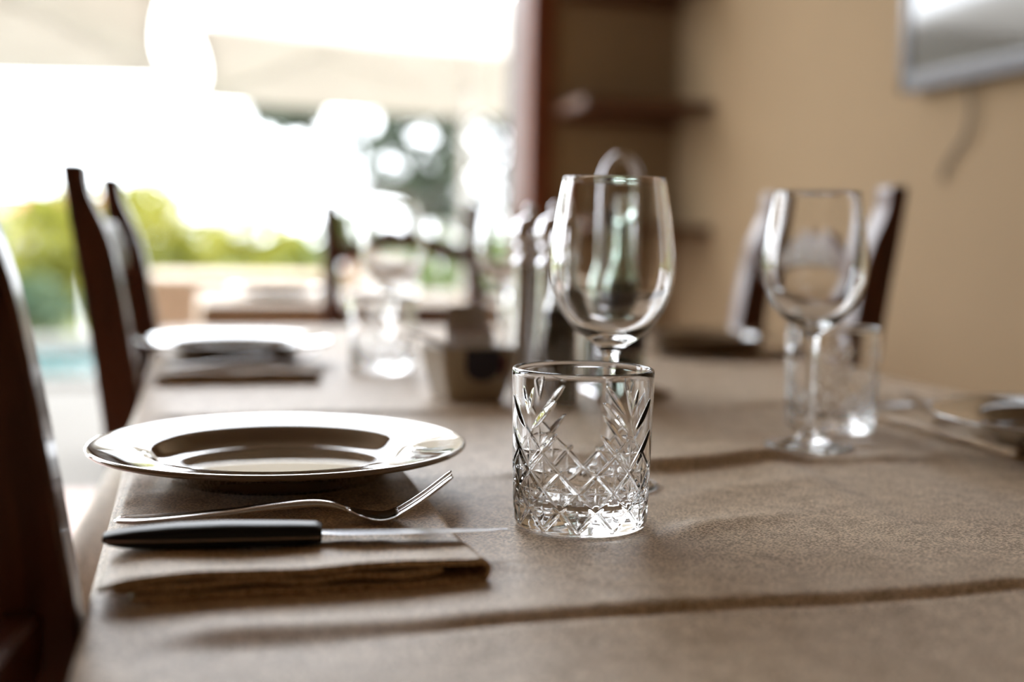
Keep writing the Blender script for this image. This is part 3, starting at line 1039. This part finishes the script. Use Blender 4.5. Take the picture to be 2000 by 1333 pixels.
def packet(loc, rot, size, mat, label):
    a, b, c = size
    secs = []
    for k in range(9):
        f = -1 + 2 * k / 8
        th = c * max(0.10, sqrt(max(0, 1 - abs(f) ** 3)))
        secs.append([(f * a / 2, -b / 2, -0.0003), (f * a / 2, -b * 0.42, -th / 2), (f * a / 2, 0, -th * 0.6), (f * a / 2, b * 0.42, -th / 2),
                     (f * a / 2, b / 2, 0.0003), (f * a / 2, b * 0.42, th / 2), (f * a / 2, 0, th * 0.6), (f * a / 2, -b * 0.42, th / 2)])
    o = obj('sugar_packet', loft(secs, 'packet'), mat, None, loc)
    o.rotation_euler = rot
    tag(o, label, 'sugar packet', 'sugar packets in the dish')
    return o
SX, SY = 0.290, 1.262
packet((SX + 0.004, SY + 0.016, ZT + 0.056), (radians(82), radians(90), 0), (0.085, 0.044, 0.006), 'paper_brown', 'tallest brown sugar packet standing at the back of the dish')
packet((SX + 0.000, SY + 0.006, ZT + 0.050), (radians(85), radians(90), 0), (0.070, 0.046, 0.006), 'paper_brown', 'shorter brown sugar packet in the middle of the dish')
packet((SX + 0.002, SY - 0.004, ZT + 0.046), (radians(90), radians(90), 0), (0.060, 0.045, 0.005), 'paper_rose', 'rose tinted sugar packet behind the white one in the dish')
packet((SX + 0.002, SY - 0.013, ZT + 0.044), (radians(94), radians(90), 0), (0.055, 0.046, 0.005), 'paper', 'white sugar packet at the front of the dish above the emblem')
packet((0.250, 1.240, ZT + 0.0635), (0, radians(20), radians(10)), (0.066, 0.034, 0.004), 'paper', 'white sugar packet lying across the left rim of the dish')

# ------------------------------------------------------------------ mills
mill_body = lathe(prof_dense([(0.0, 0.0), (0.0225, 0.0), (0.0240, 0.003), (0.0238, 0.012), (0.0215, 0.035), (0.0190, 0.065), (0.0172, 0.095), (0.0165, 0.125), (0.0168, 0.138), (0.0150, 0.142), (0.0, 0.142)], 60), 48, name='mill_body')
mill_collar = lathe([(0.0, 0.141), (0.0178, 0.141), (0.0188, 0.144), (0.0178, 0.147), (0.0150, 0.149), (0.0142, 0.153), (0.0155, 0.157), (0.0172, 0.159), (0.0178, 0.162), (0.0165, 0.165), (0.0, 0.165)], 48, name='collar')
mill_head = lathe(prof_dense([(0.0, 0.163), (0.0140, 0.164), (0.0185, 0.168), (0.0200, 0.174), (0.0195, 0.181), (0.0165, 0.188), (0.0110, 0.193), (0.0055, 0.1955), (0.0040, 0.197), (0.0, 0.1972)], 40), 48, name='head')
mill_knob = lathe([(0.0032, 0.1965)] + [(0.0062 * sin(radians(a)), 0.2025 - 0.0062 * cos(radians(a))) for a in range(40, 180, 14)] + [(0.0, 0.2087)], 24, name='knob')
for (x, y, lab) in ((0.372, 1.319, 'chrome domed pepper mill nearest the sugar dish'), (0.375, 1.232, 'chrome domed salt mill nearest the dark vinegar bottle')):
    t = thing('pepper_mill' if 'pepper' in lab else 'salt_mill', lab, 'mill', (x, y, ZT), 0, 'pair of chrome mills')
    obj('body', mill_body, 'salt_body', t)
    obj('collar', mill_collar, 'chrome', t)
    obj('head', mill_head, 'chrome', t)
    obj('knob', mill_knob, 'chrome', t)

# ------------------------------------------------------------------ oil and vinegar caddy
CX, CY = 0.468, 1.262
cad = thing('cruet_stand', 'chrome cruet stand with a tall looped handle behind the wine glass', 'cruet stand', (CX, CY, ZT))
tray = box(-0.042, 0.042, -0.036, 0.040, 0.003, 0.008, 0.0025)
obj('tray', tray, 'chrome', cad)
for sx in (-0.034, 0.034):
    for sy in (-0.03, 0.03):
        obj('foot', lathe([(0, 0), (0.004, 0), (0.005, 0.002), (0.004, 0.004), (0, 0.004)], 16), 'chrome', cad, (sx, sy, 0))
hp = [(-0.0245, 0.030, 0.008)] + [(-0.0245, 0.030, 0.008 + 0.205 * k / 12) for k in range(1, 13)]
for k in range(1, 24):
    a = pi - pi * k / 24
    hp.append((0.0245 * cos(a) , 0.030, 0.213 + 0.050 * sin(a)))
hp += [(0.0245, 0.030, 0.213 - 0.205 * k / 12) for k in range(0, 13)]
obj('handle', tube(hp, 0.0046, 12), 'chrome', cad)
def rail_ring(cx, r, z):
    n = 30
    return tube([(cx + r * cos(2 * pi * k / n), r * sin(2 * pi * k / n), z) for k in range(n + 1)], 0.0020, 8)
for cx, r in ((-0.004, 0.0265),):
    obj('ring', rail_ring(cx, r, 0.050), 'chrome', cad)
    for a in (40, 160, 280):
        a = radians(a)
        obj('upright', tube([(cx + r * cos(a), r * sin(a), 0.007), (cx + r * cos(a), r * sin(a), 0.051)], 0.0016, 8), 'chrome', cad)

def bottle(name, loc, label, glass, liquid, level, capmat, lab_mat=None, hscale=1.0, liq_r=1.0):
    t = thing(name, label, 'bottle', loc, 0, 'oil and vinegar bottles')
    hs = hscale
    ob = [(0.0, 0.0012), (0.0190, 0.0010), (0.0222, 0.0), (0.0236, 0.0020), (0.0236, 0.090 * hs), (0.0228, 0.104 * hs), (0.0190, 0.120 * hs), (0.0138, 0.134 * hs), (0.0118, 0.148 * hs), (0.0112, 0.176 * hs), (0.0132, 0.178 * hs), (0.0132, 0.184 * hs), (0.0112, 0.185 * hs)]
    ib = [(0.0092, 0.185 * hs), (0.0094, 0.150 * hs), (0.0116, 0.135 * hs), (0.0168, 0.119 * hs), (0.0206, 0.103 * hs), (0.0213, 0.090 * hs), (0.0213, 0.008), (0.0190, 0.0055), (0.0, 0.005)]
    obj('glass', auto_smooth(lathe(ob + ib, 48), 0.8), glass, t)
    rl = 0.0211
    lq = [(0.0, 0.0054), (0.0188, 0.0058), (rl, 0.0084)]
    zt = level * hs
    if zt < 0.09 * hs:
        lq += [(rl, zt), (0.0, zt)]
    else:
        lq += [(rl, 0.090 * hs), (0.0204, 0.103 * hs)]
        if level > 0.118:
            lq += [(0.0166, 0.119 * hs)]
            if level > 0.134:
                lq += [(0.0114, 0.135 * hs)]
        lq += [(lq[-1][0] - 0.0008, zt), (0.0, zt)]
    obj('liquid', auto_smooth(lathe(lq, 48), 0.8), liquid, t)
    cp = [(0.0, 0.183 * hs), (0.0120, 0.183 * hs), (0.0125, 0.185 * hs), (0.0122, 0.203 * hs), (0.0105, 0.206 * hs), (0.0, 0.206 * hs)]
    obj('cap', auto_smooth(lathe(cp, 32), 0.6), capmat, t)
    if lab_mat:
        lb = []
        n = 40
        verts, faces = [], []
        for k in range(n + 1):
            a = 2 * pi * k / n
            for (r, z) in ((0.0238, 0.040 * hs), (0.0242, 0.040 * hs), (0.0242, 0.085 * hs), (0.0238, 0.085 * hs)):
                verts.append((r * cos(a), r * sin(a), z))
        for k in range(n):
            for q in range(4):
                q2 = (q + 1) % 4
                faces.append((k * 4 + q, k * 4 + q2, (k + 1) * 4 + q2, (k + 1) * 4 + q))
        obj('paper_label', fix_normals(mesh('label', verts, faces, True)), lab_mat, t)
    return t
vb = bottle('vinegar_bottle', (0.367, 1.184, ZT), 'slim clear bottle of dark vinegar in front of the salt mill', 'glass', 'vinegar', 0.116, 'chrome', None, 0.86)
vb.scale = (0.76, 0.76, 1.0)
bottle('oil_bottle', (CX - 0.004, CY, ZT + 0.008), 'green glass oil bottle with black label seen through the wine glass', 'green_glass', 'oil', 0.108, 'green_glass', 'label_black', 1.0)
bottle('sauce_bottle', (0.475, 1.365, ZT), 'black capped bottle behind the cruet stand seen through the wine glass', 'green_glass', 'oil', 0.06, 'cap_black', None, 0.985)

# ------------------------------------------------------------------ shelves, television on the walls
for z, lab in ((1.352, 'dark wooden corner shelf at eye level beside the door frame'), (0.935, 'lower dark wooden corner shelf behind the wine glass'),
               (1.775, 'topmost dark wooden corner shelf at the top edge of the photo')):
    t = thing('wall_shelf', lab, 'shelf', (1.49, YF - 0.17, z), 0, 'corner shelves')
    obj('board', box(-0.225, 0.238, -0.165, 0.168, 0, 0.034, 0.004), 'shelf_wood', t)
    obj('cleat', box(-0.20, 0.238, 0.146, 0.168, -0.035, 0.0, 0.002), 'shelf_wood', t)
tv = thing('television', 'flat television on the right wall reflecting the bright sky', 'television', (XR - 0.037, 2.12, 1.63))
W2, H2 = 0.56, 0.345
tilt = radians(3)
obj('housing', box(-0.004, 0.030, -W2, W2, -H2, H2, 0.006), 'tv_plastic', tv)
obj('bezel', join_meshes([box(-0.016, -0.002, -W2, W2, -H2, -H2 + 0.042, 0.004), box(-0.016, -0.002, -W2, W2, H2 - 0.026, H2, 0.004),
                          box(-0.016, -0.002, -W2, -W2 + 0.026, -H2, H2, 0.004), box(-0.016, -0.002, W2 - 0.026, W2, -H2, H2, 0.004)]), 'tv_plastic', tv)
obj('screen', box(-0.008, -0.003, -W2 + 0.02, W2 - 0.02, -H2 + 0.034, H2 - 0.02, 0.0005), 'tv_screen', tv)
obj('wall_bracket', box(0.028, 0.036, -0.2, 0.2, -0.15, 0.15), 'tv_plastic', tv)
cab = obj('power_cable', tube([(XR - 0.03, 2.44, 1.32), (XR - 0.020, 2.445, 1.27), (XR - 0.016, 2.44, 1.22), (XR - 0.012, 2.46, 1.17), (XR - 0.010, 2.51, 1.13), (XR - 0.010, 2.54, 1.10), (XR - 0.010, 2.545, 1.07)], 0.0042, 10), 'cable')
tag(cab, 'dark cable dangling below the television', 'cable')

# ------------------------------------------------------------------ next tables
def side_table(name_label, cloth_label, x0, x1, y0, y1, drop, zt=TOP, mat='cloth'):
    t = thing('cafe_table', name_label, 'table', ((x0 + x1) / 2, (y0 + y1) / 2, 0))
    hx, hy = (x1 - x0) / 2, (y1 - y0) / 2
    obj('tabletop', box(-hx + 0.004, hx - 0.004, -hy + 0.004, hy - 0.004, zt - 0.03, zt - 0.0025, 0.003), 'chair_wood', t)
    for sx in (-1, 1):
        for sy in (-1, 1):
            obj('leg', box(sx * (hx - 0.05) - 0.025, sx * (hx - 0.05) + 0.025, sy * (hy - 0.05) - 0.025, sy * (hy - 0.05) + 0.025, 0, zt - 0.03, 0.004), 'chair_wood', t)
    c = obj('tablecloth', coverlet(x0, x1, y0, y1, zt, drop, 0.03, lambda x, y: 0.001, lambda X, Y, a, b: 0.08, 6), mat)
    tag(c, cloth_label, 'tablecloth')
side_table('second table beyond the end chair, under its own beige cloth', 'beige cloth on the second table, its shaded front hanging behind the end chair', 0.045, 1.12, 3.06, 3.78, 0.30)
side_table('outdoor table on the terrace past the doorway', 'sunlit beige cloth hanging on the terrace table left of the second table', -0.14, 0.86, 4.75, 5.55, 0.34)
P2 = ((0.36, 3.30), (0.86, 3.34))
o = obj('plate', plate_me, 'porcelain', None, (0.24, 3.36, TOP + 0.002), 0.4)
tag(o, 'taupe plate on the second table left of the end chair', 'plate', 'plates on the second table')
o = obj('plate', plate_me, 'porcelain', None, (0.88, 3.44, TOP + 0.002), 0.9)
tag(o, 'taupe plate on the second table right of the end chair', 'plate', 'plates on the second table')
for (x, y, lab) in ((0.425, 3.42, 'blurred wine glass on the second table left of the end chair post'), (0.72, 3.52, 'blurred wine glass on the second table framed by the end chair')):
    wine_glass((x, y, TOP + 0.002), lab, 0.3, 'wine glasses on the second table')
for (x, y, lab) in ((0.50, 3.34, 'blurred crystal tumbler on the second table left of the end chair post'), (0.63, 3.60, 'blurred crystal tumbler on the second table seen between the end chair posts')):
    o = obj('tumbler', tm, 'crystal', None, (x, y, TOP + 0.002), 0.5)
    tag(o, lab, 'tumbler', 'tumblers on the second table')
# little potted herb on the terrace table
def leaf_cloud(center, radii, n, size, seed, flat=0.0):
    rnd = random.Random(seed)
    verts, faces = [], []
    k = 0
    while k < n:
        d = Vector((rnd.uniform(-1, 1), rnd.uniform(-1, 1), rnd.uniform(-1, 1)))
        L = d.length
        if L > 1 or L < 0.25:
            continue
        clump = noise.noise(Vector((d.x * 2.2 + seed, d.y * 2.2, d.z * 2.2)))
        if clump < -0.12:
            continue
        p = Vector((center[0] + d.x * radii[0], center[1] + d.y * radii[1], center[2] + d.z * radii[2]))
        s = size * rnd.uniform(0.6, 1.3)
        ax = Vector((rnd.uniform(-1, 1), rnd.uniform(-1, 1), rnd.uniform(-0.6, 0.9))).normalized()
        sd = ax.cross(Vector((rnd.uniform(-1, 1), rnd.uniform(-1, 1), rnd.uniform(-1, 1)))).normalized()
        nn = ax.cross(sd)
        b = len(verts)
        verts += [p, p + ax * s * 0.5 + sd * s * 0.26 + nn * s * 0.05, p + ax * s, p + ax * s * 0.5 - sd * s * 0.26 + nn * s * 0.05]
        faces += [(b, b + 1, b + 2), (b, b + 2, b + 3)]
        k += 1
    return verts, faces
def foliage(clouds):
    V, F = [], []
    for c in clouds:
        v, f = leaf_cloud(*c)
        b = len(V)
        V += v
        F += [tuple(i + b for i in q) for q in f]
    return mesh('foliage', V, F)
t = thing('potted_plant', 'small bright green potted plant on the terrace table framed by the end chair', 'plant', (0.62, 4.98, TOP + 0.002))
obj('pot', auto_smooth(lathe([(0, 0), (0.045, 0), (0.06, 0.09), (0.066, 0.09), (0.066, 0.105), (0.058, 0.105), (0.055, 0.092), (0, 0.09)], 32), 0.6), 'pot', t)
f = obj('leaves', foliage([((0, 0, 0.17), (0.09, 0.09, 0.09), 260, 0.05, 31)]), 'leaf_green', t)
f['kind'] = 'stuff'

# ------------------------------------------------------------------ parasols
def parasol(cx, cy, half, ze, za, label):
    t = thing('parasol', label, 'parasol', (cx, cy, -0.03), 0, 'square cream parasols on the terrace')
    zz = 0.03
    n = 14
    verts, faces = [], []
    # canopy: four panels from apex to a scalloped edge
    for q in range(4):
        a0 = q * pi / 2
        for i in range(n + 1):
            s = -1 + 2 * i / n
            for j in range(n + 1):
                r = j / n
                xx = half * r * (1 - 0.055 * (1 - s * s) * r * r)
                yy = half * r * s
                z = za + (ze - za) * r + 0.10 * sin(pi * r) * -1 * 0.3 - 0.05 * (1 - s * s) * r
                verts.append((xx * cos(a0) - yy * sin(a0), xx * sin(a0) + yy * cos(a0), z + zz))
    for q in range(4):
        b = q * (n + 1) ** 2
        for i in range(n):
            for j in range(n):
                faces.append((b + i * (n + 1) + j, b + i * (n + 1) + j + 1, b + (i + 1) * (n + 1) + j + 1, b + (i + 1) * (n + 1) + j))
    can = obj('canopy', fix_normals(mesh('canopy', verts, faces, True)), 'canvas', t)
    sm = can.modifiers.new('thickness', 'SOLIDIFY')
    sm.thickness = 0.004
    obj('pole', lathe([(0, 0.0), (0.032, 0.0), (0.032, za + zz + 0.02), (0.0, za + zz + 0.05)], 20), 'pole', t)
    obj('base', auto_smooth(lathe([(0, 0), (0.34, 0), (0.34, 0.06), (0.09, 0.085), (0.05, 0.30), (0, 0.30)], 32), 0.5), 'pole', t)
    obj('runner', lathe([(0.0, ze - 0.10), (0.06, ze - 0.10), (0.06, ze + 0.0), (0, ze + 0.0)], 20), 'pole', t)
    for q in range(4):
        a = pi / 4 + q * pi / 2
        L = half * sqrt(2)
        obj('rib', tube([(0.03 * cos(a), 0.03 * sin(a), za + zz - 0.02), (L * 0.5 * cos(a), L * 0.5 * sin(a), (za + ze) / 2 + zz - 0.045), (L * 0.99 * cos(a), L * 0.99 * sin(a), ze + zz - 0.012)], 0.011, 8), 'pole', t)
        obj('strut', tube([(0.05 * cos(a), 0.05 * sin(a), ze - 0.05), (L * 0.5 * cos(a), L * 0.5 * sin(a), (za + ze) / 2 + zz - 0.055)], 0.009, 8), 'pole', t)
    return t
parasol(1.90, 8.42, 1.86, 1.97, 2.62, 'cream square parasol in the middle of the doorway, tree below it')
parasol(-1.84, 7.05, 1.80, 1.97, 2.62, 'cream square parasol at the top left corner of the photo')

# ------------------------------------------------------------------ garden: shrubs, tree, house, post
def shrub(loc, clouds, mat, label, stems):
    t = thing('shrub', label, 'shrub', loc)
    f = obj('foliage', foliage(clouds), mat, t)
    f['kind'] = 'stuff'
    for k, (x, y, h) in enumerate(stems):
        obj('stem', tube([(x * 0.3, y * 0.3, 0), (x * 0.7, y * 0.7, h * 0.5), (x, y, h)], [0.03, 0.022, 0.01], 7), 'bark', t)
    return t
shrub((-0.62, 12.2, -0.06), [((0, 0, 0.72), (0.72, 0.5, 0.72), 2600, 0.12, 3), ((0.35, 0, 1.15), (0.35, 0.3, 0.38), 520, 0.10, 4), ((-0.35, 0, 1.2), (0.14, 0.14, 0.42), 160, 0.09, 14)], 'leaf_yellow', 'tall yellow green shrub beyond the pool, left of the doorway centre', [(0.2, 0, 0.9), (-0.3, 0.1, 1.0), (0, -0.1, 0.9)])
shrub((0.55, 12.6, -0.06), [((0, 0, 0.60), (0.80, 0.5, 0.60), 2400, 0.12, 5)], 'leaf_yellow', 'lower yellow green shrub between the taller one and the end chair', [(0.2, 0, 0.7), (-0.3, 0.1, 0.7)])
shrub((1.65, 13.4, -0.06), [((0, 0, 0.55), (0.85, 0.5, 0.55), 2200, 0.12, 6)], 'leaf_dark', 'blue green shrub just left of the end chair post', [(0.2, 0, 0.6), (-0.3, 0.1, 0.6)])
shrub((-1.18, 11.95, -0.06), [((0, 0, 0.70), (0.42, 0.4, 0.70), 1900, 0.11, 8)], 'leaf_yellow', 'yellow green shrub seen between the two left chairs', [(0.1, 0, 0.8), (-0.2, 0.1, 0.8)])
shrub((-2.0, 12.1, -0.06), [((0, 0, 0.62), (0.55, 0.4, 0.62), 1800, 0.11, 9)], 'leaf_green', 'green shrub by the pool at the left edge of the photo', [(0.1, 0, 0.6), (-0.2, 0.1, 0.6)])
shrub((-1.40, 11.38, -0.06), [((0, 0, 0.28), (0.50, 0.2, 0.28), 1200, 0.09, 10)], 'leaf_dark', 'low dark green shrub along the back edge of the pool', [(0.1, 0, 0.35), (-0.2, 0.1, 0.35)])
shrub((2.75, 12.4, -0.06), [((0, 0, 0.50), (0.9, 0.5, 0.48), 2000, 0.11, 12)], 'leaf_green', 'green shrub seen between the end chair posts', [(0.1, 0, 0.5), (-0.2, 0.1, 0.5)])

tree = thing('olive_tree', 'grey green olive tree with bent branches under the middle parasol', 'tree', (3.0, 14.5, -0.06))
obj('trunk', tube([(0, 0, 0), (0.05, 0, 0.5), (-0.10, 0, 1.0), (-0.05, 0, 1.5), (0.1, 0, 2.2), (0.25, 0, 3.0)], [0.16, 0.13, 0.12, 0.11, 0.09, 0.05], 12), 'bark', tree)
obj('branch', tube([(-0.10, 0, 1.05), (-0.45, 0, 1.45), (-0.85, 0, 1.50), (-1.12, 0, 1.42), (-1.22, 0, 1.55), (-1.38, 0, 1.95), (-1.65, 0, 2.25), (-2.05, 0, 2.32)], [0.13, 0.12, 0.11, 0.10, 0.10, 0.09, 0.075, 0.04], 10), 'bark', tree)
obj('branch', tube([(0.0, 0, 1.7), (0.5, 0.1, 2.1), (0.9, 0, 2.6)], [0.07, 0.05, 0.03], 10), 'bark', tree)
obj('branch', tube([(-0.05, 0, 1.5), (-0.4, 0.1, 2.0), (-0.6, 0, 2.6)], [0.07, 0.05, 0.03], 10), 'bark', tree)
f = obj('foliage', foliage([((-0.45, 0, 1.95), (0.75, 0.6, 0.50), 1500, 0.13, 21), ((-0.05, 0, 1.40), (0.50, 0.4, 0.42), 800, 0.13, 22), ((0.85, 0, 1.8), (0.6, 0.5, 0.8), 1000, 0.13, 23),
                            ((-1.85, 0, 2.33), (0.45, 0.3, 0.20), 800, 0.13, 24), ((0.2, 0, 2.7), (1.3, 0.8, 0.55), 1700, 0.14, 25), ((0.3, 0, 0.95), (0.45, 0.3, 0.4), 400, 0.12, 26), ((1.15, 0, 1.5), (0.4, 0.4, 0.8), 800, 0.13, 27)]), 'leaf_olive', tree)
f['kind'] = 'stuff'

hs = thing('house', 'distant pale house with a red tiled roof at the left horizon', 'house', (-7.2, 62, -0.06))
obj('wall', box(-4, 4, -3, 3, 0, 1.75), 'house', hs)
obj('roof', loft([[(-4.4, -3.4, 1.75), (4.4, -3.4, 1.75), (4.4, 3.4, 1.75), (-4.4, 3.4, 1.75)], [(-3.6, -0.2, 2.6), (3.6, -0.2, 2.6), (3.6, 0.2, 2.6), (-3.6, 0.2, 2.6)]], 'roof', False), 'roof', hs)
for k in range(4):
    obj('window', box(-3 + k * 1.8, -2.2 + k * 1.8, -3.04, -2.98, 0.55, 1.35), 'window_dark', hs)
pt = obj('garden_post', auto_smooth(lathe([(0, 0), (0.07, 0), (0.07, 0.03), (0.045, 0.04), (0.045, 0.50), (0.055, 0.51), (0.055, 0.54), (0.0, 0.56)], 24), 0.5), 'white_paint', None, (-0.80, 11.3, -0.03))
tag(pt, 'slim white post standing behind the pool between the left chairs', 'post')
